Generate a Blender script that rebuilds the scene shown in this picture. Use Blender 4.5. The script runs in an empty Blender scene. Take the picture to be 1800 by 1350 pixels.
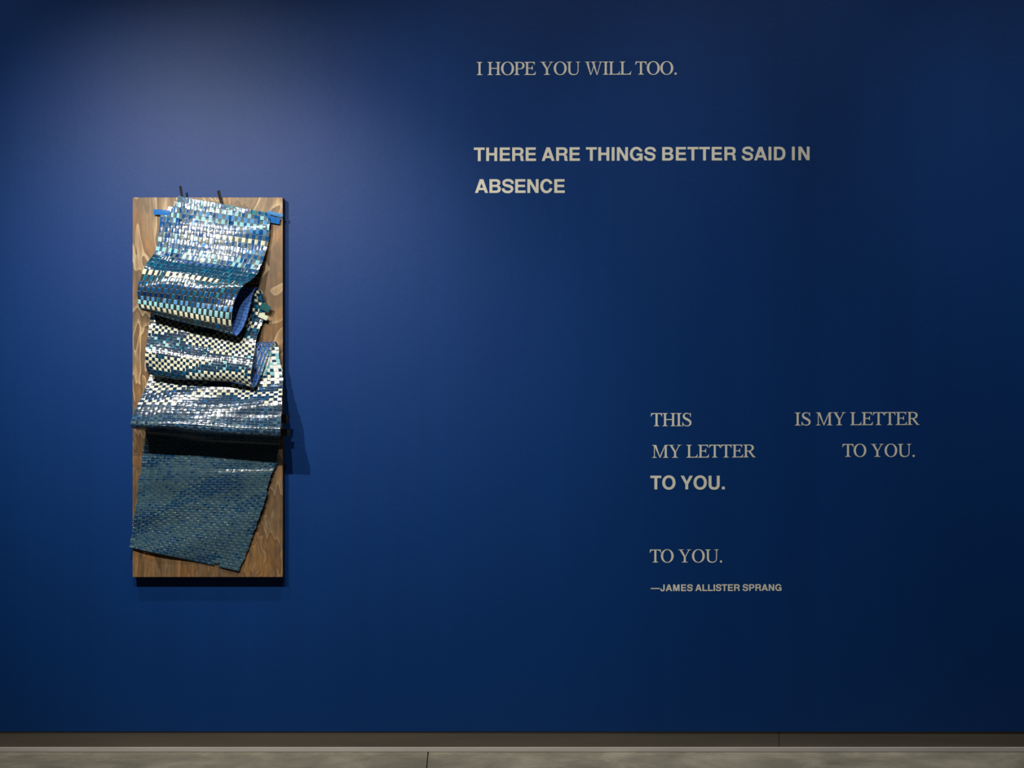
import bpy, bmesh, math, random
import numpy as np
from mathutils import Vector
from mathutils.geometry import tessellate_polygon

random.seed(7)
rng = np.random.default_rng(11)
sc = bpy.context.scene
col = sc.collection

# ------------------------------------------------------------------ camera
PPM = 435.0            # photo pixels per metre on the wall plane
DIST = 5.5             # camera to wall
EYE = 1.487            # lens height above the floor
cam_d = bpy.data.cameras.new('camera')
cam_d.sensor_fit = 'HORIZONTAL'
cam_d.sensor_width = 36.0
cam_d.lens = 36.0 * DIST / (1800.0 / PPM)
cam = bpy.data.objects.new('camera', cam_d)
cam.location = (0, -DIST, EYE)
cam.rotation_euler = (math.pi / 2, 0, 0)
col.objects.link(cam)
sc.camera = cam


def P(px, py, d=0.0):
    """A point seen at photo pixel (px, py) lying d metres in front of the wall."""
    k = 1.0 - d / DIST
    return Vector(((px - 900.0) / PPM * k, -d, EYE + (675.0 - py) / PPM * k))


# ------------------------------------------------------------------ world, lamps, exposure
sc.view_settings.view_transform = 'Standard'
sc.view_settings.look = 'None'
sc.view_settings.gamma = 1.0
sc.view_settings.use_curve_mapping = False
sc.view_settings.exposure = 0.0

world = bpy.data.worlds.new('gallery_dimness')
world.use_nodes = True
wb = world.node_tree.nodes['Background']
wb.inputs[0].default_value = (0.9, 0.95, 1.0, 1)
wb.inputs[1].default_value = 0.02
sc.world = world


def spot(name, loc, aim, watts, angle, blend, colour, radius=0.03):
    d = bpy.data.lights.new(name, 'SPOT')
    d.energy = watts
    d.spot_size = math.radians(angle)
    d.spot_blend = blend
    d.color = colour
    d.shadow_soft_size = radius
    o = bpy.data.objects.new(name, d)
    o.location = loc
    o.rotation_euler = (Vector(aim) - Vector(loc)).to_track_quat('-Z', 'Y').to_euler()
    col.objects.link(o)
    return o


def area(name, loc, aim, watts, sx, sy, colour):
    d = bpy.data.lights.new(name, 'AREA')
    d.shape = 'RECTANGLE'
    d.size, d.size_y = sx, sy
    d.energy = watts
    d.color = colour
    o = bpy.data.objects.new(name, d)
    o.location = loc
    o.rotation_euler = (Vector(aim) - Vector(loc)).to_track_quat('-Z', 'Y').to_euler()
    col.objects.link(o)
    return o


spot('track_spot_key', (P(120, 0).x, -2.05, 2.97), P(450, 570), 230, 78, 1.0, (1.0, 0.93, 0.84), 0.015)
spot('track_spot_second', (P(430, 0).x, -2.05, 2.97), P(440, 820), 150, 76, 1.0, (1.0, 0.93, 0.84), 0.015)
# high row of ceiling washers that light the whole wall evenly from above
for px in (-110, 920, 1430, 1980):
    spot('ceiling_washer', (P(px, 0).x, -2.2, 6.2), P(px, 730), 520, 36, 1.0, (1.0, 0.97, 0.92), 0.12)


# ------------------------------------------------------------------ helpers
def srgb(r, g, b):
    f = lambda c: c / 12.92 if c <= 0.04045 else ((c + 0.055) / 1.055) ** 2.4
    return (f(r / 255), f(g / 255), f(b / 255), 1.0)


def tag(o, label=None, cat=None, group=None, kind=None):
    if label: o['label'] = label
    if cat: o['category'] = cat
    if group: o['group'] = group
    if kind: o['kind'] = kind
    return o


def empty(name, loc):
    o = bpy.data.objects.new(name, None)
    o.empty_display_size = 0.05
    o.location = loc
    col.objects.link(o)
    return o


def mesh_obj(name, verts, faces, mats, parent=None, smooth=False, midx=None):
    me = bpy.data.meshes.new(name)
    off = Vector(parent.location) if parent else Vector((0, 0, 0))
    me.from_pydata([tuple(Vector(v) - off) for v in verts], [], faces)
    for m in mats: me.materials.append(m)
    if midx is not None: me.polygons.foreach_set('material_index', midx)
    if smooth: me.polygons.foreach_set('use_smooth', [True] * len(me.polygons))
    me.update()
    o = bpy.data.objects.new(name, me)
    if parent: o.parent = parent
    col.objects.link(o)
    return o


def box_bm(bm, x0, x1, y0, y1, z0, z1):
    v = [bm.verts.new((x, y, z)) for x in (x0, x1) for y in (y0, y1) for z in (z0, z1)]
    for f in ((0, 1, 3, 2), (4, 6, 7, 5), (0, 4, 5, 1), (2, 3, 7, 6), (0, 2, 6, 4), (1, 5, 7, 3)):
        bm.faces.new([v[i] for i in f])


def bm_obj(name, bm, mat, parent=None, bevel=0.0):
    if bevel:
        bmesh.ops.bevel(bm, geom=list(bm.edges), offset=bevel, segments=2, affect='EDGES', profile=0.5)
    bmesh.ops.recalc_face_normals(bm, faces=bm.faces)
    if parent:
        for v in bm.verts: v.co -= Vector(parent.location)
    me = bpy.data.meshes.new(name)
    bm.to_mesh(me); bm.free()
    me.materials.append(mat)
    o = bpy.data.objects.new(name, me)
    if parent: o.parent = parent
    col.objects.link(o)
    return o


# ------------------------------------------------------------------ materials
class NT:
    def __init__(self, name):
        self.m = bpy.data.materials.new(name)
        self.m.use_nodes = True
        self.t = self.m.node_tree
        self.b = self.t.nodes['Principled BSDF']

    def n(self, typ, **kw):
        nd = self.t.nodes.new(typ)
        for k, v in kw.items():
            if k in nd.inputs.keys(): nd.inputs[k].default_value = v
            else: setattr(nd, k, v)
        return nd

    def l(self, a, b): self.t.links.new(a, b)

    def coords(self, scale, source='Object', rot=(0, 0, 0)):
        tc = self.n('ShaderNodeTexCoord')
        mp = self.n('ShaderNodeMapping')
        mp.inputs['Scale'].default_value = scale
        mp.inputs['Rotation'].default_value = rot
        self.l(tc.outputs[source], mp.inputs['Vector'])
        return mp.outputs['Vector']

    def noise(self, vec, scale, detail=3, rough=0.5, dist=0.0):
        nd = self.n('ShaderNodeTexNoise')
        nd.inputs['Scale'].default_value = scale
        nd.inputs['Detail'].default_value = detail
        nd.inputs['Roughness'].default_value = rough
        nd.inputs['Distortion'].default_value = dist
        self.l(vec, nd.inputs['Vector'])
        return nd.outputs['Fac']

    def ramp(self, fac, stops, interp='LINEAR'):
        nd = self.n('ShaderNodeValToRGB')
        e = nd.color_ramp.elements
        nd.color_ramp.interpolation = interp
        while len(e) < len(stops): e.new(0.5)
        for i, (p, c) in enumerate(stops):
            e[i].position = p
            e[i].color = c
        self.l(fac, nd.inputs['Fac'])
        return nd.outputs['Color']

    def mix(self, fac, a, b, typ='MIX'):
        nd = self.n('ShaderNodeMix', data_type='RGBA', blend_type=typ)
        for s, v in ((0, fac), (6, a), (7, b)):
            if hasattr(v, 'is_output'): self.l(v, nd.inputs[s])
            else: nd.inputs[s].default_value = v
        return nd.outputs[2]

    def math(self, op, a, b=0.0):
        nd = self.n('ShaderNodeMath', operation=op)
        for s, v in ((0, a), (1, b)):
            if hasattr(v, 'is_output'): self.l(v, nd.inputs[s])
            else: nd.inputs[s].default_value = v
        return nd.outputs[0]

    def bump(self, h, strength, dist):
        nd = self.n('ShaderNodeBump')
        nd.inputs['Strength'].default_value = strength
        nd.inputs['Distance'].default_value = dist
        self.l(h, nd.inputs['Height'])
        self.l(nd.outputs['Normal'], self.b.inputs['Normal'])

    def set(self, **kw):
        for k, v in kw.items():
            s = self.b.inputs[k.replace('_', ' ')]
            if hasattr(v, 'is_output'): self.l(v, s)
            else: s.default_value = v
        return self


def g(v): return (v, v, v, 1)


# blue satin wall paint: roller stipple and faint vertical lap marks
w = NT('blue_wall_paint')
v1 = w.coords((1, 1, 1))
v2 = w.coords((9, 1, 0.25))
lap = w.noise(v2, 1.0, 4, 0.6)
base = w.ramp(lap, [(0.3, (0.0002, 0.029, 0.145, 1)), (0.7, (0.0003, 0.032, 0.158, 1))])
st = w.noise(v1, 220, 2, 0.5)
st2 = w.noise(v1, 34, 3, 0.5)
w.set(Base_Color=base, Roughness=0.50, Specular_IOR_Level=0.22)
w.bump(w.math('ADD', st, w.math('MULTIPLY', st2, 0.8)), 0.35, 0.0012)
M_WALL = w.m

# polished concrete
c = NT('concrete')
v = c.coords((1, 1, 1))
big = c.noise(v, 3.6, 7, 0.66, 0.5)
fine = c.noise(v, 60, 4, 0.6)
cc = c.ramp(big, [(0.3, srgb(106, 104, 92)), (0.5, srgb(136, 133, 118)), (0.72, srgb(170, 165, 147))])
spk = c.ramp(c.noise(v, 130, 2, 0.5), [(0.70, g(0)), (0.76, g(1))])
cc = c.mix(c.math('MULTIPLY', fine, 0.45), cc, srgb(95, 92, 80))
cc = c.mix(spk, cc, srgb(200, 196, 180))
c.set(Base_Color=cc, Roughness=0.5, Specular_IOR_Level=0.3)
c.bump(fine, 0.25, 0.002)
M_CONC = c.m

c = NT('joint_filler'); c.set(Base_Color=srgb(52, 48, 42), Roughness=0.9)
v = c.coords((1, 1, 1)); c.bump(c.noise(v, 90, 3), 0.4, 0.002); M_JOINT = c.m

c = NT('taupe_base_vinyl')
v = c.coords((0.6, 1, 8))
c.set(Base_Color=c.ramp(c.noise(v, 3, 3), [(0.3, srgb(80, 75, 67)), (0.7, srgb(90, 84, 75))]), Roughness=0.55,
      Specular_IOR_Level=0.3)
M_BASE = c.m
c = NT('grey_metal_channel')
v = c.coords((1, 1, 12))
c.set(Base_Color=c.ramp(c.noise(v, 4, 3), [(0.3, srgb(176, 172, 168)), (0.7, srgb(188, 184, 178))]), Roughness=0.5)
M_CHAN = c.m

# vinyl lettering
c = NT('warm_grey_vinyl')
v = c.coords((1, 1, 1))
c.set(Base_Color=c.ramp(c.noise(v, 6, 2), [(0.3, srgb(216, 214, 196)), (0.7, srgb(222, 220, 204))]), Roughness=0.6,
      Specular_IOR_Level=0.25)
M_VINYL = c.m

# stained rotary-cut plywood
c = NT('stained_plywood')
va = c.coords((2.6, 1.0, 0.8))
warp = c.noise(va, 1.3, 4, 0.55, 0.9)
rings = c.math('FRACT', c.math('MULTIPLY', warp, 17.0))
fine_r = c.math('FRACT', c.math('MULTIPLY', warp, 61.0))
streak = c.noise(c.coords((80, 1, 3.5)), 1.0, 4, 0.65)
blotch = c.noise(c.coords((6, 1, 3.4)), 1.5, 5, 0.62, 0.7)
tone = c.ramp(blotch, [(0.30, srgb(74, 61, 50)), (0.44, srgb(106, 84, 60)), (0.60, srgb(140, 100, 54)), (0.78, srgb(96, 80, 64))])
pale = c.ramp(rings, [(0.0, g(0.95)), (0.07, g(0.6)), (0.25, g(0.12)), (0.78, g(0.0)), (1.0, g(0.15))])
sep = c.n('ShaderNodeSeparateXYZ')
tc_ = c.n('ShaderNodeTexCoord'); c.l(tc_.outputs['Object'], sep.inputs[0])
sheen_fade = c.ramp(c.math('MULTIPLY', sep.outputs['Z'], 0.65), [(0.10, g(0.25)), (0.75, g(1.0))])      # pale streaks strengthen toward the top, lamp sheen painted into the grain
amount = c.mix(1.0, c.ramp(c.noise(c.coords((4, 1, 1.5)), 1.0, 3), [(0.36, g(0.25)), (0.60, g(1.0))]), sheen_fade, 'MULTIPLY')
pf = c.math('MULTIPLY', pale, amount)
wood = c.mix(pf, tone, srgb(224, 202, 162))
wood = c.mix(c.math('MULTIPLY', c.ramp(fine_r, [(0.0, g(0.5)), (0.35, g(0)), (1.0, g(0.3))]), amount), wood, srgb(160, 134, 96))
wood = c.mix(c.ramp(rings, [(0.55, g(0)), (0.97, g(0.5)), (1.0, g(0.1))]), wood, srgb(70, 54, 40))
wood = c.mix(c.ramp(streak, [(0.35, g(0.5)), (0.6, g(0))]), wood, srgb(72, 57, 42))
c.set(Base_Color=wood, Roughness=0.45, Specular_IOR_Level=0.32)
c.bump(streak, 0.2, 0.0008)
M_WOOD = c.m
c = NT('dark_wood_edge')
v = c.coords((40, 40, 2))
c.set(Base_Color=c.ramp(c.noise(v, 2, 3), [(0.3, srgb(40, 26, 22)), (0.7, srgb(58, 40, 32))]), Roughness=0.7)
M_EDGE = c.m

# film strips: colour belongs to each strip (colour attribute), glossy laminate
c = NT('glossy_film_strip')
at = c.n('ShaderNodeAttribute', attribute_name='strip_colour')
v = c.coords((1, 1, 1))
c.set(Base_Color=at.outputs['Color'], Specular_IOR_Level=0.42,
      Roughness=c.ramp(c.noise(v, 26, 3), [(0.3, g(0.10)), (0.7, g(0.21))]))
c.bump(c.noise(v, 48, 3), 0.4, 0.0024)
M_FILM = c.m
c = NT('matte_blue_backing')
v = c.coords((1, 1, 1))
c.set(Base_Color=c.ramp(c.noise(v, 30, 3), [(0.3, srgb(40, 78, 140)), (0.7, srgb(52, 92, 158))]), Roughness=0.65,
      Specular_IOR_Level=0.25)
M_BACK = c.m
c = NT('black_strap'); v = c.coords((1, 1, 1))
c.set(Base_Color=c.ramp(c.noise(v, 60, 2), [(0.3, srgb(7, 8, 10)), (0.7, srgb(13, 14, 16))]), Roughness=0.6, Specular_IOR_Level=0.2)
M_BLACK = c.m

# ------------------------------------------------------------------ the setting
WALL_BOTTOM = P(0, 1286).z
BASE_BOTTOM = P(0, 1313.5).z
XR = 4.2

bm = bmesh.new(); box_bm(bm, -XR, XR, 0.0, 0.12, WALL_BOTTOM, 5.0)
tag(bm_obj('wall_back', bm, M_WALL), 'deep blue painted gallery wall carrying pale lettering', None, None, 'structure')

xs = P(1369.6, 0).x
for k, (xa, xb) in enumerate(((-XR, xs - 0.0012), (xs + 0.0012, XR))):
    bm = bmesh.new(); box_bm(bm, xa, xb, 0.004, 0.02, 0.0, WALL_BOTTOM)
    o = bm_obj('baseboard_back', bm, M_BASE)
    tag(o, ('taupe base strip along the wall foot, long run under the artwork',
            'taupe base strip along the wall foot, right of its joint')[k], None, 'taupe base strips', 'structure')
bm = bmesh.new(); box_bm(bm, -XR, XR, 0.02, 0.12, 0.0, WALL_BOTTOM)
tag(bm_obj('wall_footing', bm, M_JOINT), 'dark wall core behind the base strip', None, None, 'structure')
bm = bmesh.new(); box_bm(bm, -XR, XR, -0.004, 0.004, 0.0015, BASE_BOTTOM)
tag(bm_obj('trim_1', bm, M_CHAN, bevel=0.0008), 'light grey metal channel along the floor under the base strip', None, None, 'structure')

# concrete floor with a saw-cut joint running away from the wall
ja, jb = P(752.5, 1322).x, P(752.5, 1322).x + 0.038
slabs = bmesh.new()
FY0, FY1, JW, JD = 0.12, -7.0, 0.0024, 0.012
jx = lambda y: ja + (jb - ja) * (y - 0.0) / (-1.0)
def prism(bm, pts, z0, z1):
    a = [bm.verts.new((x, y, z0)) for x, y in pts]
    b = [bm.verts.new((x, y, z1)) for x, y in pts]
    bm.faces.new(a[::-1]); bm.faces.new(b)
    n = len(pts)
    for i in range(n): bm.faces.new((a[i], a[(i + 1) % n], b[(i + 1) % n], b[i]))
prism(slabs, [(-XR, FY1), (jx(FY1) - JW, FY1), (jx(FY0) - JW, FY0), (-XR, FY0)], -0.1, 0.0)
prism(slabs, [(jx(FY1) + JW, FY1), (XR, FY1), (XR, FY0), (jx(FY0) + JW, FY0)], -0.1, 0.0)
fl = bm_obj('floor', slabs, M_CONC)
tag(fl, 'mottled grey concrete floor with a straight cut joint', None, None, 'structure')
bm = bmesh.new()
prism(bm, [(jx(FY1) - JW, FY1), (jx(FY1) + JW, FY1), (jx(FY0) + JW, FY0), (jx(FY0) - JW, FY0)], -0.09, -JD)
bm_obj('floor_joint', bm, M_JOINT, fl)

# ------------------------------------------------------------------ the plywood board
BF = 0.041                                       # board front, metres off the wall
a, b2 = P(233, 1014.5, BF), P(497, 347, BF)
BX0, BX1, BZ0, BZ1 = a.x, b2.x, a.z, b2.z
board = empty('plywood_board', ((BX0 + BX1) / 2, -0.02, BZ0))
tag(board, 'tall narrow stained plywood board hung on the blue wall behind the woven sheet', 'board')
bm = bmesh.new(); box_bm(bm, BX0, BX1, -BF, -BF + 0.012, BZ0, BZ1)
bm_obj('face_panel', bm, M_WOOD, board, 0.0012)
bm = bmesh.new()
t = 0.03
box_bm(bm, BX0 + 0.001, BX0 + t, -BF + 0.012, -0.001, BZ0 + 0.001, BZ1 - 0.001)
box_bm(bm, BX1 - t, BX1 - 0.0005, -BF + 0.012, -0.001, BZ0 + 0.001, BZ1 - 0.001)
box_bm(bm, BX0 + t, BX1 - t, -BF + 0.012, -0.001, BZ0 + 0.001, BZ0 + t)
box_bm(bm, BX0 + t, BX1 - t, -BF + 0.012, -0.001, BZ1 - t, BZ1 - 0.001)
fr = bm_obj('edge_frame', bm, M_EDGE, board)
tag(fr, 'dark brown edge frame')

# ------------------------------------------------------------------ the woven sheet
# stations down the sheet: (left edge px, py, cm off wall), (right edge px, py, cm off wall)
ST = [
    (286, 340, 4.9, 476, 374, 4.9),      # 0 top edge
    (282, 370, 5.8, 474, 398, 5.8),
    (280, 398, 6.7, 471, 424, 6.7),      # 2
    (276, 430, 8.0, 463, 456, 8.0),
    (270, 448, 9.4, 455, 476, 9.4),    # 4 crease, sheet swings out
    (260, 460, 12.2, 446, 487, 12.2),
    (252, 471, 14.9, 434, 497, 15.1),    # 6
    (245, 495, 16.0, 421, 510, 16.4),
    (242, 513, 16.4, 412, 530, 17.0),    # 8
    (242, 530, 16.0, 407, 556, 16.8),
    (246, 542, 15.0, 407, 578, 16.0),    # 10
    (254, 548, 13.2, 414, 590, 14.4),    # 11 bottom of first roll
    (262, 540, 11.2, 427, 576, 12.2),
    (262, 520, 9.2, 438, 545, 10.0),     # 13 rising behind
    (262, 497, 7.8, 444, 518, 8.6),
    (262, 487, 6.7, 452, 506, 7.4),      # 15 upper turn
    (263, 496, 5.8, 462, 517, 6.2),
    (264, 525, 5.8, 466, 546, 6.0),      # 17
    (264, 553, 6.2, 456, 580, 6.6),
    (262, 575, 8.3, 449, 602, 8.7),      # 19 second front
    (258, 600, 11.3, 446, 626, 11.6),
    (256, 625, 13.0, 441, 650, 13.4),    # 21
    (256, 645, 12.9, 440, 668, 13.4),
    (262, 658, 11.0, 445, 680, 11.8),    # 23 bottom of second roll
    (265, 650, 9.4, 454, 668, 10.4),
    (266, 628, 7.8, 466, 637, 8.8),      # 25 rising behind
    (267, 612, 6.8, 477, 609, 7.4),
    (267, 606, 6.0, 484, 601, 6.4),      # 27 upper turn
    (267, 614, 5.4, 490, 607, 5.6),
    (266, 638, 5.6, 491, 630, 5.6),      # 29
    (262, 664, 6.8, 496, 656, 6.6),      # 30 third front
    (253, 688, 10.2, 496, 684, 9.6),
    (242, 710, 13.6, 495, 710, 13.4),    # 32
    (234, 728, 15.4, 494, 735, 15.9),
    (230, 742, 17.8, 493, 754, 18.6),    # 34
    (231, 751, 16.9, 493, 767, 18.0),
    (240, 754, 12.4, 492, 770, 14.0),    # 36
    (252, 757, 8.6, 491, 772, 9.8),
    (256, 765, 5.6, 490, 780, 6.0),      # 38
    (254, 785, 5.1, 488, 798, 5.2),
    (250, 812, 5.0, 485, 819, 5.2),      # 40
    (248, 826, 5.2, 477, 830, 5.6),
    (244, 850, 5.4, 471, 850, 6.0),      # 42
    (241, 876, 5.2, 463, 884, 5.6),
    (237, 905, 5.3, 452, 915, 5.7),      # 44
    (233, 934, 5.2, 438, 957, 5.4),
    (228, 962, 5.2, 419, 1004, 5.0),     # 46 bottom edge
]
NS = len(ST)
Lk = np.array([P(a, b, c / 100) for a, b, c, _, _, _ in ST])
Rk = np.array([P(a, b, c / 100) for _, _, _, a, b, c in ST])


def catmull(K, t):
    t = np.clip(np.asarray(t, float), 0, len(K) - 1 - 1e-6)
    i = np.floor(t).astype(int)
    f = (t - i)[:, None]
    n = len(K) - 1
    p0, p1, p2, p3 = K[np.maximum(i - 1, 0)], K[i], K[np.minimum(i + 1, n)], K[np.minimum(i + 2, n)]
    return 0.5 * (2 * p1 + (p2 - p0) * f + (2 * p0 - 5 * p1 + 4 * p2 - p3) * f ** 2 + (3 * p1 - p0 - 3 * p2 + p3) * f ** 3)


# low-frequency waviness
WA = [(rng.uniform(2, 9), rng.uniform(0.4, 1.6), rng.uniform(0, 6.28), rng.uniform(0.0008, 0.0021)) for _ in range(9)]


def surf(u, k):
    """points and unit normals of the sheet at u (0 left, 1 right), k (station), both 1-D arrays of equal length"""
    u = np.asarray(u, float); k = np.asarray(k, float)
    def pos(u, k):
        p = catmull(Lk, k) * (1 - u)[:, None] + catmull(Rk, k) * u[:, None]
        bow = 4 * u * (1 - u)
        amp = np.interp(k, [0, 3, 5, 8, 12, 19, 22, 25, 30, 34, 38, 41, 46], [.006, .011, .006, .004, 0, 0, .004, 0, 0, .004, 0, .004, .001])
        p[:, 1] -= bow * amp
        # soft horizontal ripples in the hanging tail
        rip = np.exp(-((k - 41.3) / 0.35) ** 2) * 0.0026 + np.exp(-((k - 43.2 - 0.25 * (u - .5)) / 0.28) ** 2) * 0.003
        p[:, 1] -= rip * np.clip(1.35 - np.abs(u - 0.58) * 4.0, 0, 1)
        return p
    e = 1e-3
    p = pos(u, k)
    du = pos(u + e, k) - pos(u - e, k)
    kc = np.clip(k, e, NS - 1 - 2 * e)
    dk = pos(u, kc + e) - pos(u, kc - e)
    n = np.cross(dk, du)
    n /= np.linalg.norm(n, axis=1)[:, None] + 1e-12
    wob = sum(a * np.sin(fu * u + fk * k * 2.2 + ph) for fu, fk, ph, a in WA)
    return p + n * wob[:, None], n


tt = np.linspace(0, NS - 1, 6000)
mid = (catmull(Lk, tt) + catmull(Rk, tt)) / 2
arc = np.concatenate([[0], np.cumsum(np.linalg.norm(np.diff(mid, axis=0), axis=1))])
k_of = lambda s: np.interp(s, arc, tt)
s_of = lambda k: float(np.interp(k, tt, arc))

# weft rows: wide strips in the upper part, narrow below
rows = []                                   # (k_start, k_end)
s = 0.0
while s < arc[-1] - 0.004:
    k = float(k_of(s))
    h = 0.0215 if k < 11.5 else (0.0122 if k < 37 else 0.0102)
    h *= random.uniform(0.93, 1.07)
    e = min(s + h, arc[-1])
    rows.append((float(k_of(s)), float(k_of(e))))
    s = e
NR = len(rows)
NC = 34
cb = np.concatenate([[0], np.cumsum(rng.uniform(0.86, 1.14, NC))]); cb /= cb[-1]

S = lambda *c: np.array(srgb(*c)[:3])
NAVY, BLUE, TEAL, LTEAL, CYAN, CREAM, WHITE = S(6, 38, 88), S(12, 70, 124), S(6, 82, 112), S(44, 124, 144), S(128, 182, 192), S(206, 206, 178), S(220, 224, 220)
OLIVE, GRAPH, DKTEAL, SKY, SLATE, GTEAL = S(92, 104, 96), S(42, 50, 54), S(5, 54, 82), S(70, 128, 180), S(28, 52, 76), S(60, 88, 98)
INK = S(16, 40, 64)


def pick(*p):
    r = random.random(); acc = 0
    for cl, wgt in p:
        acc += wgt
        if r < acc: return cl
    return p[-1][0]


top_seq = [LTEAL, CYAN, SKY, CYAN, SKY, BLUE, NAVY, OLIVE, SKY, BLUE, CYAN]
roll_seq = [CREAM, TEAL, BLUE, BLUE, NAVY, SKY, CYAN, CREAM, GRAPH, TEAL, BLUE]
patch = lambda u, k, a, b, ph: math.sin(a * u + ph) * math.sin(b * k + 1.7 * ph + 2.0 * u) + 0.5 * math.sin(2.3 * a * u + 1.9 * b * k)


def weft_colour(r, u):
    k = 0.5 * (rows[r][0] + rows[r][1])
    j = random.uniform(0.82, 1.12)
    if k < 4.0:
        i = [q for q, rr in enumerate(rows) if rr[0] < 4.0].index(r)
        cl = top_seq[min(i, len(top_seq) - 1)]
        if i == 6 and u > 0.5: cl = CREAM
        elif i == 7 and u > 0.55: cl = pick((BLUE, .5), (CREAM, .3), (OLIVE, .2))
        elif random.random() < (0.55 if u < 0.3 else 0.28): cl = pick((BLUE, .75), (NAVY, .15), (CYAN, .1))
    elif k < 5.9:
        cl = pick((DKTEAL, .6), (TEAL, .3), (NAVY, .1))
    elif k < 11.5:
        i = [q for q, rr in enumerate(rows) if 5.9 <= 0.5 * (rr[0] + rr[1]) < 11.5].index(r)
        cl = roll_seq[min(i, len(roll_seq) - 1)]
        if i == 0 and random.random() < (0.1 if u < .65 else .6): cl = TEAL
        elif i not in (0, 6, 7) and random.random() < 0.25: cl = pick((TEAL, .5), (BLUE, .3), (LTEAL, .2))
    elif k < 18:
        cl = pick((CREAM, .5), (TEAL, .2), (INK, .3))
    elif k < 24:
        q = patch(u, k, 5.0, 2.2, 0.6)
        cl = pick((WHITE, .35), (CREAM, .65)) if q < 0.15 else pick((TEAL, .3), (DKTEAL, .35), (SLATE, .2), (CYAN, .15))
        if 20.3 < k < 20.9: cl = pick((SLATE, .6), (CYAN, .2), (DKTEAL, .2))
        if k > 20.6 and q < 0.15: cl = CREAM
        if u < .05 and k > 22: cl = SLATE
    elif k < 30.0:
        cl = pick((WHITE, .7), (CYAN, .3))
    elif k < 32.0:
        q = patch(u, k, 6.0, 4.0, 1.1)
        cl = pick((CREAM, .6), (WHITE, .4)) if q < 0.05 else pick((BLUE, .25), (SLATE, .35), (DKTEAL, .4))
    elif k < 38:
        cl = pick((SLATE, .5), (S(40, 84, 120), .25), (GTEAL, .25))
    else:
        q = patch(u, k, 5.5, 1.5, 2.0)
        q = 0.5 * q + (1.3 if 0.5 < u < 0.82 and (41.7 < k < 42.9 or 39.7 < k < 40.6) else 0) + (0.35 if u < 0.4 and k > 43 else 0) - (0.8 if u > 0.82 else 0)
        pb = min(max(0.30 + 0.38 * q, 0.06), 0.92)
        cl = pick((S(24, 60, 94), .6), (S(13, 54, 92), .4)) if random.random() < pb else pick((S(58, 86, 98), .45), (S(48, 76, 94), .4), (S(40, 70, 92), .15))
        j = random.uniform(0.78, 1.15)
    return cl * j


def warp_colour(cidx, r):
    k = 0.5 * (rows[r][0] + rows[r][1])
    j = random.uniform(0.85, 1.1)
    u = (cidx + .5) / NC
    if k < 4: return pick((S(88, 100, 102), .5), (S(70, 94, 116), .3), (BLUE, .2)) * j
    if k < 5.9: return DKTEAL * j
    if k < 11.5: return GRAPH * j
    if k < 24: return INK * j
    if k < 30: return pick((CYAN, .4), (WHITE, .3), (SLATE, .3)) * j
    if k < 32: return pick((INK, .5), (SLATE, .5)) * j
    if k < 38: return SLATE * random.uniform(.7, 1.2)
    q = patch(u, k, 5.5, 1.5, 2.0)
    return (S(24, 58, 86) if q > 0.45 else S(50, 78, 92)) * random.uniform(.78, 1.12)


def start_col(r): return (5, 4, 2)[r] if r < 3 else 0


V, F, MI, FC = [], [], [], []                # vertices, faces, material index, face colour
THICK = 0.0004


def ribbon(uk, across, offs, cols, tilt, edge_mix):
    """strip along the samples uk [(u,k)], widened by 'across' (du,dk); offs = lift at each sample; cols = colour per segment"""
    n = len(uk)
    prof = [(-1.0, 0.0), (-0.84, 0.00004), (0.0, 0.00010), (0.84, 0.00004), (1.0, 0.0)]
    grids = []
    for f, lift in prof:
        uu = np.array([a[0] + f * c[0] for a, c in zip(uk, across)])
        kk = np.array([a[1] + f * c[1] for a, c in zip(uk, across)])
        p, nn = surf(uu, kk)
        grids.append(p + nn * (np.array(offs) + lift + tilt * f)[:, None])
    base = len(V)
    for gr in grids: V.extend(map(tuple, gr))
    for i in range(n - 1):
        for j in range(4):
            a = base + j * n + i
            F.append((a, a + 1, a + n + 1, a + n))
            MI.append(0)
            cl = cols[i]
            if j in (0, 3): cl = cl * (1 - edge_mix) + S(170, 190, 192) * edge_mix
            FC.append(cl)
    # plain back of the strip
    b = len(V)
    for f in (-1.0, 1.0):
        uu = np.array([a[0] + f * c[0] for a, c in zip(uk, across)])
        kk = np.array([a[1] + f * c[1] for a, c in zip(uk, across)])
        p, nn = surf(uu, kk)
        V.extend(map(tuple, p + nn * (np.array(offs) - THICK + tilt * f)[:, None]))
    for i in range(n - 1):
        F.append((b + i, b + n + i, b + n + i + 1, b + i + 1)); MI.append(1); FC.append(cols[i])
        F.append((b + i, b + i + 1, base + i + 1, base + i)); MI.append(1); FC.append(cols[i])
        t0 = base + 4 * n + i
        F.append((b + n + i + 1, b + n + i, t0, t0 + 1)); MI.append(1); FC.append(cols[i])


LIFT = lambda k: 0.0004 if k < 11.5 else (0.00028 if k < 37 else 0.00022)
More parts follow.
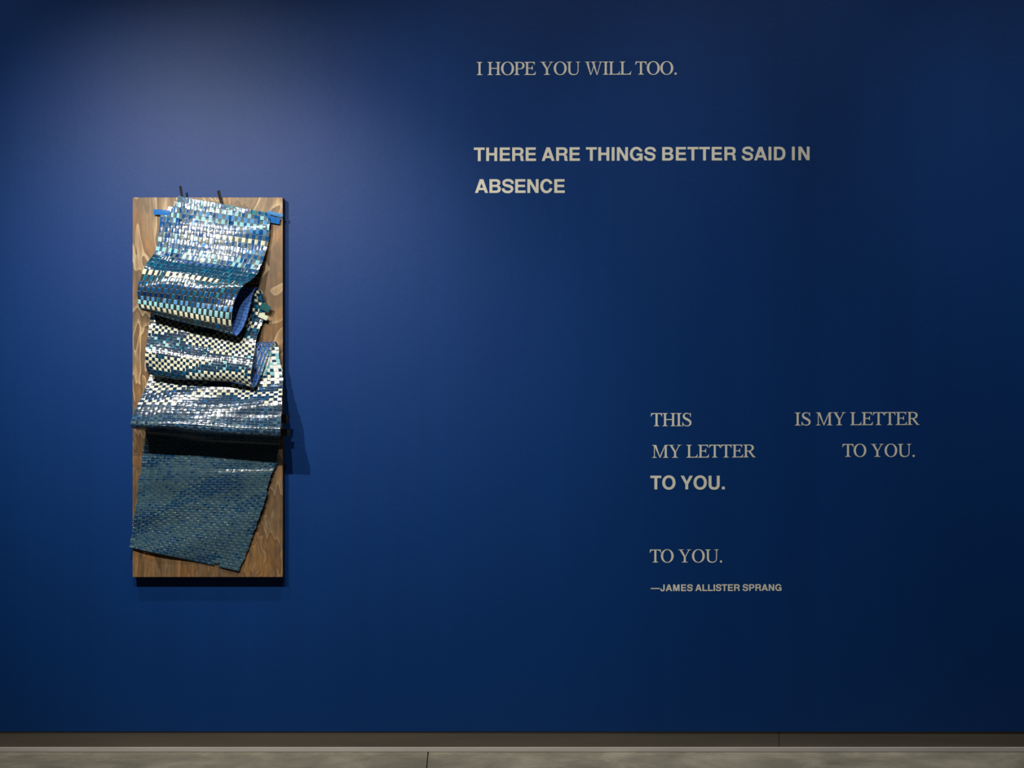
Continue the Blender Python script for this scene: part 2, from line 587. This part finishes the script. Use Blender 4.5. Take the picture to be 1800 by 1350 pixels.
# warp strips run the whole length
for cidx in range(NC):
    u0, u1 = cb[cidx], cb[cidx + 1]
    uc, hw = (u0 + u1) / 2, (u1 - u0) * 0.46
    slack = cidx >= int(NC * 0.80)
    uk, ac, of, cl = [], [], [], []
    r0 = 0
    while r0 < 3 and cidx < start_col(r0): r0 += 1
    last = NR - (2 if cidx in (26, 27) else (1 if cidx in (3, 4, 5) and random.random() < 0.4 else 0))
    for r in range(r0, last):
        k0, k1 = rows[r]
        over = (r + cidx) % 2 == 1
        for f in (0.2, 0.8):
            uk.append((uc, k0 + (k1 - k0) * f)); ac.append((hw * (0.62 if slack and 24.2 < k0 < 28.2 else 1.0), 0.0))
            of.append(LIFT(k0) if over else -LIFT(k0))
            cl.append(warp_colour(cidx, r) if f < 0.5 else (cl[-1] if cl else warp_colour(cidx, r)))
    em = 0.10
    ribbon(uk, ac, of, cl, random.uniform(-1, 1) * 0.00018, em)

# weft strips run across
for r in range(NR):
    k0, k1 = rows[r]
    kc, hk = (k0 + k1) / 2, (k1 - k0) * 0.46
    c0, c1 = start_col(r), NC
    loose = 24.2 < kc < 28.2
    if loose: c1 = int(NC * 0.80)
    spans = [(c0, c1)] if r < NR - 1 else [(c0, 26), (28, c1)]
    ragged = 0.012 if kc > 38 else 0.005
    for ca0, ca1 in spans:
        uk, ac, of, cl = [], [], [], []
        for cidx in range(ca0, ca1):
            u0, u1 = cb[cidx], cb[cidx + 1]
            over = (r + cidx) % 2 == 0
            w0 = weft_colour(r, (u0 + u1) / 2)
            for f in (0.2, 0.8):
                uk.append((u0 + (u1 - u0) * f, kc)); ac.append((0.0, hk))
                of.append(LIFT(kc) if over else -LIFT(kc)); cl.append(w0)
        ja_, jb_ = random.uniform(0, ragged), random.uniform(0, ragged)
        uk[0] = (uk[0][0] - ja_ - 0.004, kc); uk[-1] = (uk[-1][0] + jb_ + 0.004, kc)
        ribbon(uk, ac, of, cl, random.uniform(-1, 1) * (0.0003 if kc < 11.5 else 0.00014), 0.10 if kc < 30 else 0.22)

hang = empty('woven_hanging', tuple(P(352, 1000, 0.05)))
tag(hang, 'long folded sheet woven of glossy blue and cream film strips, draped over the plywood board', 'woven artwork')
# faces were laid out so that the film side looks away from the board
me = bpy.data.meshes.new('woven_sheet')
off = np.array(hang.location)
me.from_pydata([tuple(np.array(v) - off) for v in V], [], F)
me.materials.append(M_FILM); me.materials.append(M_BACK)
me.polygons.foreach_set('material_index', MI)
me.polygons.foreach_set('use_smooth', [True] * len(F))
ca = me.color_attributes.new('strip_colour', 'FLOAT_COLOR', 'CORNER')
buf = np.ones((len(me.loops), 4), dtype=np.float32)
li = 0
for f, cl in zip(F, FC):
    buf[li:li + len(f), :3] = np.clip(cl, 0, 0.85); li += len(f)
ca.data.foreach_set('color', buf.ravel())
me.update()
sheet = bpy.data.objects.new('woven_sheet', me); sheet.parent = hang; col.objects.link(sheet)


def loose_strip(pts, width, colour, mat=None, label=None, name='loose_strip'):
    """a free strip end: centre line of (px,py,cm), width in px across it, laid facing the room"""
    C = [P(x, y, d / 100) for x, y, d in pts]
    vs, fs = [], []
    th = 0.0006
    for i, p in enumerate(C):
        t = (C[min(i + 1, len(C) - 1)] - C[max(i - 1, 0)]).normalized()
        nrm = Vector((0, -1, 0)); nrm = (nrm - t * nrm.dot(t)).normalized()
        side = t.cross(nrm).normalized() * (width / PPM / 2)
        for q in (p - side + nrm * th, p + nrm * th * 1.6, p + side + nrm * th, p + side, p - side): vs.append(q)
    n = 5
    for i in range(len(C) - 1):
        for j in range(n):
            a, b_ = i * n + j, i * n + (j + 1) % n
            fs.append((a, b_, b_ + n, a + n))
    fs.append(tuple(range(n))[::-1]); fs.append(tuple(range((len(C) - 1) * n, len(C) * n)))
    o = mesh_obj(name, vs, fs, [mat or M_FILM], hang)
    at_ = o.data.color_attributes.new('strip_colour', 'FLOAT_COLOR', 'CORNER')
    at_.data.foreach_set('color', np.tile(np.array([*colour, 1.0], dtype=np.float32), len(o.data.loops)))
    bm_ = bmesh.new(); bm_.from_mesh(o.data); bmesh.ops.recalc_face_normals(bm_, faces=bm_.faces); bm_.to_mesh(o.data); bm_.free()
    if label: o['label'] = label
    return o


loose_strip([(298, 374.5, 5.9), (284, 373, 5.8), (270, 372.5, 5.5)], 9, S(40, 104, 176), None, 'plain blue strip end at the upper left')
loose_strip([(470, 373, 5.2), (484, 376.5, 5.1), (497, 379.5, 5.0)], 6, S(60, 122, 180), None, 'pale blue strip end at the upper right')
loose_strip([(468, 383, 5.6), (480, 386.5, 5.4), (492, 389, 5.1)], 11, S(30, 96, 166), None, 'blue strip end below the upper right corner')
loose_strip([(458, 537, 6.3), (467, 541, 6.6), (474, 545, 6.8)], 12, S(30, 78, 84), None, 'dark teal strip end beside the first roll')
loose_strip([(455, 553, 6.8), (464, 557, 6.9), (470, 560, 6.9)], 8, S(190, 200, 180), None, 'pale strip end beside the first roll')
loose_strip([(484, 735, 7.6), (497, 736, 7.4), (507, 737, 7.2)], 15, S(14, 18, 24), M_BLACK, 'dark strip end beside the third roll')  # black film colour stands in for shade beside the roll
loose_strip([(484, 760, 6.6), (499, 760, 6.4), (510, 761, 6.2)], 12, S(14, 18, 24), M_BLACK, 'dark strip end under the third roll')  # likewise blackened, the shade under the roll put into its colour
loose_strip([(320.5, 348, 4.9), (319, 340, 5.0), (317, 327, 5.4)], 4.2, S(14, 15, 18), M_BLACK, None, 'hanging_strap')
loose_strip([(391, 364, 5.0), (387.5, 350, 5.0), (384, 335, 5.4)], 5.2, S(14, 15, 18), M_BLACK, None, 'hanging_strap')

# ------------------------------------------------------------------ lettering
# glyphs are lists of shapes; a shape is a list of contours (outer, then holes), 1000 units to the em
def quad(p0, p1, p2, n=8):
    return [((1 - t) ** 2 * p0[0] + 2 * t * (1 - t) * p1[0] + t * t * p2[0], (1 - t) ** 2 * p0[1] + 2 * t * (1 - t) * p1[1] + t * t * p2[1])
            for t in (i / n for i in range(1, n + 1))]


def cub(p0, p1, p2, p3, n=12):
    o = []
    for i in range(1, n + 1):
        t = i / n; m = 1 - t
        o.append(tuple(m ** 3 * p0[q] + 3 * m * m * t * p1[q] + 3 * m * t * t * p2[q] + t ** 3 * p3[q] for q in (0, 1)))
    return o


def path(start, *segs):
    o = [start]
    for sg in segs:
        if len(sg) == 2 and not isinstance(sg[0], tuple): o.append(sg)
        elif len(sg) == 2: o += quad(o[-1], *sg)
        else: o += cub(o[-1], *sg)
    return o


def ell(cx, cy, rx, ry, e=2.0, n=56):
    o = []
    for i in range(n):
        a_ = 2 * math.pi * i / n
        c_, s_ = math.cos(a_), math.sin(a_)
        o.append((cx + rx * math.copysign(abs(c_) ** (2 / e), c_), cy + ry * math.copysign(abs(s_) ** (2 / e), s_)))
    return o


def stroke(pts, widths):
    """a stroke of varying width along a polyline"""
    L_, R_ = [], []
    n = len(pts)
    for i, (x, y) in enumerate(pts):
        x0, y0 = pts[max(i - 1, 0)]; x1, y1 = pts[min(i + 1, n - 1)]
        dx, dy = x1 - x0, y1 - y0
        d = math.hypot(dx, dy) or 1
        nx, ny = -dy / d, dx / d
        w_ = np.interp(i / (n - 1), np.linspace(0, 1, len(widths)), widths) / 2
        L_.append((x + nx * w_, y + ny * w_)); R_.append((x - nx * w_, y - ny * w_))
    return L_ + R_[::-1]


def rect(x0, y0, x1, y1): return [(x0, y0), (x1, y0), (x1, y1), (x0, y1)]


CAP = 662
def foot(x0, x1, l, r, y=0, up=1):
    """bracketed serif at a stem end"""
    s1, s2 = 19, 100
    Y = lambda v: y + up * v
    p = [(l, Y(0)), (r, Y(0)), (r, Y(s1))] + quad((r, Y(s1)), (x1 + 4, Y(24)), (x1, Y(s2))) + [(x0, Y(s2))] + quad((x0, Y(s2)), (x0 - 4, Y(24)), (l, Y(s1)))
    return [p]


def stem(x0, x1, y0=0, y1=CAP): return [rect(x0, y0, x1, y1)]


def arm_right(x0, x1, y, up, th=40, bx=0, reach=150):
    """horizontal arm whose free end carries a beak pointing up (+1) or down (-1)"""
    Y = lambda v: y + up * v
    return [[(x0, Y(0)), (x1, Y(0)), (x1 + bx, Y(reach)), (x1 + bx - 24, Y(reach))] +
            quad((x1 + bx - 24, Y(reach)), (x1 - 44, Y(th)), (x1 - 150, Y(th))) + [(x0, Y(th))]]


def diag(xa0, xa1, ya, xb0, xb1, yb): return [[(xb0, yb), (xb1, yb), (xa1, ya), (xa0, ya)]]


SER = {}
SER['I'] = (333, [stem(115, 217), foot(115, 217, 18, 315), foot(115, 217, 18, 315, CAP, -1)])
SER['H'] = (722, [stem(105, 207), stem(515, 617), [rect(200, 315, 520, 360)]] +
            [foot(a_, b_, l_, r_, y_, u_) for a_, b_, l_, r_ in ((105, 207, 19, 296), (515, 617, 427, 702)) for y_, u_ in ((0, 1), (CAP, -1))])
SER['O'] = (722, [[ell(361, 331, 327, 345, 2.06), ell(361, 331, 211, 310, 2.06)]])
bowlP = [path((195, CAP), (290, CAP), ((440, CAP), (542, 610), (542, 480)), ((542, 350), (440, 290), (300, 290)), (195, 296), (195, 333),
              (285, 329), ((385, 329), (433, 380), (433, 478)), ((433, 580), (380, 624), (270, 624)), (195, 620))]
SER['P'] = (556, [stem(101, 203), foot(101, 203, 16, 296), foot(101, 203, 16, 240, CAP, -1), bowlP])
SER['E'] = (611, [stem(108, 210), foot(108, 210, 12, 260), foot(108, 210, 12, 260, CAP, -1), arm_right(180, 546, CAP, -1, 40, 4, 145),
                  arm_right(180, 574, 0, 1, 42, 24, 165), [rect(200, 322, 405, 362)],
                  [path((443, 472), (420, 472), ((414, 385), (345, 362)), (345, 322), ((414, 300), (420, 242)), (443, 242))]])
SER['L'] = (611, [stem(102, 204), foot(102, 204, 12, 260), foot(102, 204, 12, 296, CAP, -1), arm_right(180, 572, 0, 1, 42, 26, 172)])
SER['T'] = (611, [stem(254, 356), foot(254, 356, 160, 452), [rect(60, 620, 550, CAP)],
                  [path((30, CAP), (17, 492), (42, 492), ((62, 612), (180, 620)), (300, 620), (300, CAP))],
                  [path((581, CAP), (594, 492), (569, 492), ((549, 612), (431, 620)), (311, 620), (311, CAP))]])
SER['Y'] = (722, [stem(312, 414, 0, 300), foot(312, 414, 206, 520), diag(92, 212, 645, 312, 414, 285), diag(556, 602, 645, 368, 414, 285),
                  [rect(22, 643, 318, CAP)], [rect(470, 643, 703, CAP)],
                  [path((60, 645), (250, 645), ((212, 640), (222, 590)), (118, 600), ((98, 640), (60, 645)))],
                  [path((500, 645), (660, 645), ((620, 640), (576, 578)), (540, 600), ((556, 640), (500, 645)))]])
SER['U'] = (722, [[path((102, 600), (102, 245), ((102, 70), (190, -14), (365, -14)), ((540, -14), (617, 80), (617, 250)), (617, 600), (572, 600), (572, 240),
                        ((572, 100), (505, 34), (390, 34)), ((265, 34), (204, 95), (204, 240)), (204, 600))],
                  stem(102, 204, 560), stem(572, 617, 560), foot(102, 204, 14, 292, CAP, -1), foot(572, 617, 478, 705, CAP, -1)])
SER['W'] = (944, [diag(78, 192, 645, 290, 326, -11), diag(192, 78, 645, 330, 300, -11)[0:0] or [[(290, -11), (330, -11), (470, 395), (446, 440)]],
                  diag(372, 484, 645, 610, 646, -11), [[(612, -11), (650, -11), (836, 645), (792, 645)]],
                  [rect(5, 643, 270, CAP)], [rect(318, 643, 590, CAP)], [rect(706, 643, 932, CAP)],
                  [path((40, 645), (240, 645), ((196, 636), (208, 590)), (96, 590), ((76, 640), (40, 645)))],
                  [path((345, 645), (555, 645), ((496, 636), (502, 590)), (390, 590), ((376, 640), (345, 645)))],
                  [path((735, 645), (905, 645), ((858, 636), (822, 596)), (778, 596), ((796, 640), (735, 645)))]])
SER['M'] = (889, [stem(116, 156), foot(116, 156, 12, 262), stem(672, 774), foot(672, 774, 578, 866), [rect(12, 643, 210, CAP)], [rect(690, 643, 866, CAP)],
                  [path((12, 643), ((116, 636), (116, 560)), (160, 560), (210, CAP), (12, CAP))],
                  [path((866, 643), ((774, 638), (774, 560)), (700, 560), (690, CAP), (866, CAP))],
                  diag(110, 232, CAP, 412, 442, 0), [[(412, 0), (442, 0), (716, CAP), (676, CAP), (420, 90)]]])
SER['R'] = (667, [stem(102, 204), foot(102, 204, 17, 296), foot(102, 204, 17, 240, CAP, -1),
                  [path((195, CAP), (300, CAP), ((470, CAP), (562, 605), (562, 490)), ((562, 390), (470, 318), (320, 312)), (195, 308), (195, 346),
                        (270, 346), ((390, 346), (452, 395), (452, 486)), ((452, 580), (395, 624), (280, 624)), (195, 622))],
                  [path((268, 322), (384, 330), (560, 86), ((604, 26), (660, 19)), (660, 0), (512, 0))]])
s_c = path((440, 540), ((420, 625), (350, 652), (275, 652)), ((190, 652), (110, 605), (110, 520)), ((110, 400), (235, 375), (300, 335)),
           ((400, 275), (455, 245), (455, 160)), ((455, 70), (375, 12), (275, 12)), ((180, 12), (90, 60), (66, 180)))
SER['S'] = (556, [[stroke(s_c, [22, 34, 46, 84, 112, 118, 112, 84, 46, 36, 24])],
                  [path((452, 676), (470, 676), (470, 463), (447, 463), ((440, 560), (408, 600)), ((440, 628), (452, 676)))],
                  [path((62, -14), (42, -14), (42, 199), (66, 199), ((80, 95), (116, 62)), ((80, 30), (62, -14)))]])
SER['.'] = (250, [[ell(125, 45, 57, 57)]])

BC = 718
BOLD = {}
def stubs(*rs): return [[rect(*q)] for q in rs]
BOLD['T'] = (611, stubs((20, 595, 592, BC), (231, 0, 381, 650)))
BOLD['H'] = (722, stubs((70, 0, 220, BC), (502, 0, 652, BC), (200, 300, 520, 426)))
BOLD['E'] = (667, stubs((76, 0, 226, BC), (200, 0, 622, 128), (200, 306, 590, 426), (200, 592, 608, BC)))
BOLD['L'] = (611, stubs((76, 0, 226, BC), (200, 0, 584, 128)))
BOLD['I'] = (278, stubs((64, 0, 214, BC)))
BOLD['N'] = (722, stubs((68, 0, 212, BC), (510, 0, 654, BC)) + [[[(68, BC), (228, BC), (654, 0), (494, 0)]]])
BOLD['M'] = (833, stubs((69, 0, 208, BC), (625, 0, 764, BC)) + [[[(69, BC), (279, BC), (470, 0), (350, 0)]], [[(764, BC), (554, BC), (363, 0), (483, 0)]]])
BOLD['A'] = (722, [[[(18, 0), (172, 0), (440, BC), (270, BC)]], [[(704, 0), (546, 0), (278, BC), (452, BC)]], [rect(190, 148, 540, 268)]])
BOLD['Y'] = (667, [[[(14, BC), (184, BC), (408, 270), (258, 270)]], [[(654, BC), (488, BC), (258, 270), (408, 270)]], [rect(258, 0, 408, 300)]])
BOLD['O'] = (778, [[ell(389, 359, 349, 378, 2.12), ell(389, 359, 196, 250, 2.1)]])
BOLD['U'] = (722, [[path((70, BC), (70, 260), ((70, 80), (170, -20), (361, -20)), ((552, -20), (652, 80), (652, 260)), (652, BC), (502, BC), (502, 265),
                         ((502, 160), (455, 112), (361, 112)), ((267, 112), (220, 160), (220, 265)), (220, BC))]])
BOLD['D'] = (722, [[path((76, 0), (340, 0), ((570, 0), (686, 130), (686, 362)), ((686, 590), (570, BC), (350, BC)), (76, BC)),
                    path((226, 124), (226, 594), (330, 594), ((465, 594), (534, 520), (534, 362)), ((534, 205), (465, 124), (325, 124)))]])
BOLD['B'] = (722, [[path((76, 0), (430, 0), ((585, 0), (670, 75), (670, 205)), ((670, 295), (625, 355), (550, 380)), ((612, 408), (645, 462), (645, 535)),
                         ((645, 655), (560, BC), (420, BC)), (76, BC)),
                    path((226, 122), (226, 310), (390, 310), ((475, 310), (516, 280), (516, 218)), ((516, 155), (475, 122), (395, 122))),
                    path((226, 425), (226, 596), (385, 596), ((460, 596), (496, 570), (496, 512)), ((496, 455), (455, 425), (380, 425)))]])
BOLD['P'] = (667, [stem(76, 226, 0, BC), [path((200, BC), (400, BC), ((550, BC), (634, 630), (634, 490)), ((634, 345), (550, 254), (400, 254)), (200, 254), (200, 376),
                                               (365, 376), ((448, 376), (486, 412), (486, 486)), ((486, 560), (448, 596), (365, 596)), (200, 596))]])
BOLD['R'] = (722, [stem(76, 226, 0, BC), [path((200, BC), (440, BC), ((590, BC), (672, 640), (672, 515)), ((672, 405), (620, 340), (550, 318)), (450, 290), (200, 290), (200, 408),
                                               (405, 408), ((485, 408), (522, 440), (522, 502)), ((522, 566), (485, 596), (405, 596)), (200, 596))],
                   [path((400, 380), (560, 322), ((650, 290), (656, 215)), ((660, 90), (668, 40), (698, 20)), (698, 0), (536, 0), ((512, 40), (512, 110), (508, 195)), ((502, 290), (400, 292)))]])
sb = path((588, 480), ((580, 600), (490, 668), (345, 668)), ((205, 668), (118, 610), (118, 525)), ((118, 420), (220, 400), (340, 372)),
          ((480, 340), (556, 308), (556, 205)), ((556, 110), (470, 46), (335, 46)), ((180, 46), (92, 120), (88, 240)))
BOLD['S'] = (667, [[stroke(sb, [142, 138, 128, 126, 134, 146, 150, 146, 136, 128, 130, 138, 146])]])
arc_pts = lambda cx, cy, rx, ry, a0, a1, n=40: [(cx + rx * math.cos(math.radians(a0 + (a1 - a0) * i / n)), cy + ry * math.sin(math.radians(a0 + (a1 - a0) * i / n))) for i in range(n + 1)]
BOLD['C'] = (722, [[stroke(arc_pts(372, 359, 258, 312, 22, 338), [148, 134, 128, 140, 152, 152, 152, 140, 128, 134, 148])]])
BOLD['G'] = (778, [[stroke(arc_pts(388, 359, 274, 312, 24, 325), [150, 134, 128, 140, 152, 152, 152, 140, 128, 134, 140])],
                   [rect(400, 260, 712, 382)], [rect(596, 0, 712, 300)], [[(560, 130), (712, 160), (712, 300), (580, 270)]]])
BOLD['J'] = (556, [[path((486, BC), (486, 220), ((486, 60), (400, -19), (250, -19)), ((100, -19), (24, 60), (24, 210)), (24, 262), (168, 262), (168, 225),
                         ((168, 145), (195, 112), (252, 112)), ((310, 112), (336, 145), (336, 215)), (336, BC))]])
BOLD['.'] = (278, stubs((64, 0, 214, 146)))
BOLD['\u2014'] = (1000, stubs((0, 232, 1000, 342)))


def glyph_extent(shapes):
    xs_ = [p[0] for sh in shapes for c_ in sh for p in c_]
    return min(xs_), max(xs_)


def make_word(text, font, x0, x1, top, bottom, tilt, parent):
    """one word of cut vinyl filling photo columns x0..x1 on the wall, cap height top..bottom"""
    fonts, cap = (SER, CAP) if font == 'serif' else (BOLD, BC)
    scale = (bottom - top) / cap
    adv = [fonts[ch][0] for ch in text]
    e0 = glyph_extent(fonts[text[0]][1])[0]
    e1 = fonts[text[-1]][0] - glyph_extent(fonts[text[-1]][1])[1]
    nat = sum(adv) - e0 - e1
    need = (x1 - x0) / scale
    tr = (need - nat) / (len(text) - 1) if len(text) > 1 else 0
    sxx = 1.0
    if len(text) > 1 and abs(tr) > 60:           # spread the rest over the letter widths
        keep = math.copysign(60, tr)
        sxx = (need - keep * (len(text) - 1)) / nat
        tr = keep / sxx
    vs, fs = [], []
    pen = -e0
    D0 = 0.0005
    for ch, wd in zip(text, adv):
        for si, shape in enumerate(fonts[ch][1]):
            conts = []
            for ct in shape:
                q = []
                for (x, y) in ct:
                    px = x0 + (pen + x) * sxx * scale
                    py = bottom - y * scale + tilt * (px - x0)
                    q.append((px, py))
                conts.append(q)
            flat = [p for ct in conts for p in ct]
            tris = tessellate_polygon([[Vector((p[0], -p[1], 0)) for p in ct] for ct in conts])
            b0 = len(vs)
            vs += [P(px, py, D0 + si * 0.00006) for px, py in flat]
            vs += [P(px, py, 0.00005) for px, py in flat]
            n = len(flat)
            fs += [tuple(b0 + i for i in t_) for t_ in tris]
            st_ = 0
            for ct in conts:
                m = len(ct)
                for i in range(m):
                    a_, b_ = st_ + i, st_ + (i + 1) % m
                    fs.append((b0 + a_, b0 + b_, b0 + n + b_, b0 + n + a_))
                st_ += m
        pen += wd + tr
    o = mesh_obj('word' if parent else 'wall_lettering', vs, fs, [M_VINYL], parent)
    return o


LINES = [
    ('serif', 109.0, 132.0, -0.003, [('I', 837.8, 847.8), ('HOPE', 856.7, 941.8), ('YOU', 949.6, 1020), ('WILL', 1027.8, 1109.6), ('TOO.', 1116.7, 1189.5)],
     'pale serif lettering reading I HOPE YOU WILL TOO, topmost line on the wall'),
    ('bold', 259.4, 283.2, -0.0028, [('THERE', 833, 942.2), ('ARE', 952.2, 1019.3), ('THINGS', 1030, 1153.3), ('BETTER', 1164, 1294), ('SAID', 1303.6, 1380.6), ('IN', 1392, 1423)],
     'long bold sans lettering reading THERE ARE THINGS BETTER SAID IN'),
    ('bold', 315.0, 339.1, 0.0, [('ABSENCE', 834.9, 992.7)], 'bold sans lettering reading ABSENCE, alone below the long bold line'),
    ('serif', 726.3, 749.2, -0.002, [('THIS', 1144.1, 1215.4)], 'serif lettering reading THIS, alone above MY LETTER'),
    ('serif', 725.2, 747.9, -0.005, [('IS', 1397.1, 1424.8), ('MY', 1434.1, 1487), ('LETTER', 1494.3, 1616.4)], 'serif lettering reading IS MY LETTER, farthest right on the wall'),
    ('serif', 782.3, 804.8, -0.005, [('MY', 1146.1, 1198.2), ('LETTER', 1206.5, 1328.4)], 'serif lettering reading MY LETTER, directly under THIS'),
    ('serif', 780.5, 803.0, -0.001, [('TO', 1480.8, 1522.8), ('YOU.', 1530.6, 1607.9)], 'serif lettering reading TO YOU, under IS MY LETTER'),
    ('bold', 836.2, 860.2, 0.0, [('TO', 1143.3, 1187.4), ('YOU.', 1196.5, 1274)], 'bold sans lettering reading TO YOU, under MY LETTER'),
    ('serif', 966.0, 988.7, -0.001, [('TO', 1142.1, 1184.1), ('YOU.', 1192, 1269.3)], 'serif lettering reading TO YOU, just above the small attribution'),
    ('bold', 1027.5, 1039.2, -0.003, [('\u2014JAMES', 1143.8, 1218), ('ALLISTER', 1222.2, 1300.5), ('SPRANG', 1305.1, 1373.6)],
     'small bold attribution with a leading dash, lowest line of lettering'),
]
for font, top, bot, tilt, words, label in LINES:
    if len(words) == 1:
        t_, x0, x1 = words[0]
        root = make_word(t_, font, x0, x1, top, bot, tilt, None)
    else:
        xl = words[0][1]
        root = empty('wall_lettering', tuple(P(xl, bot, 0)))
        for t_, x0, x1 in words:
            d_ = tilt * (x0 - xl)
            make_word(t_, font, x0, x1, top + d_, bot + d_, tilt, root)
    tag(root, label, 'wall text', 'lines of pale vinyl lettering on the blue wall', 'thing')
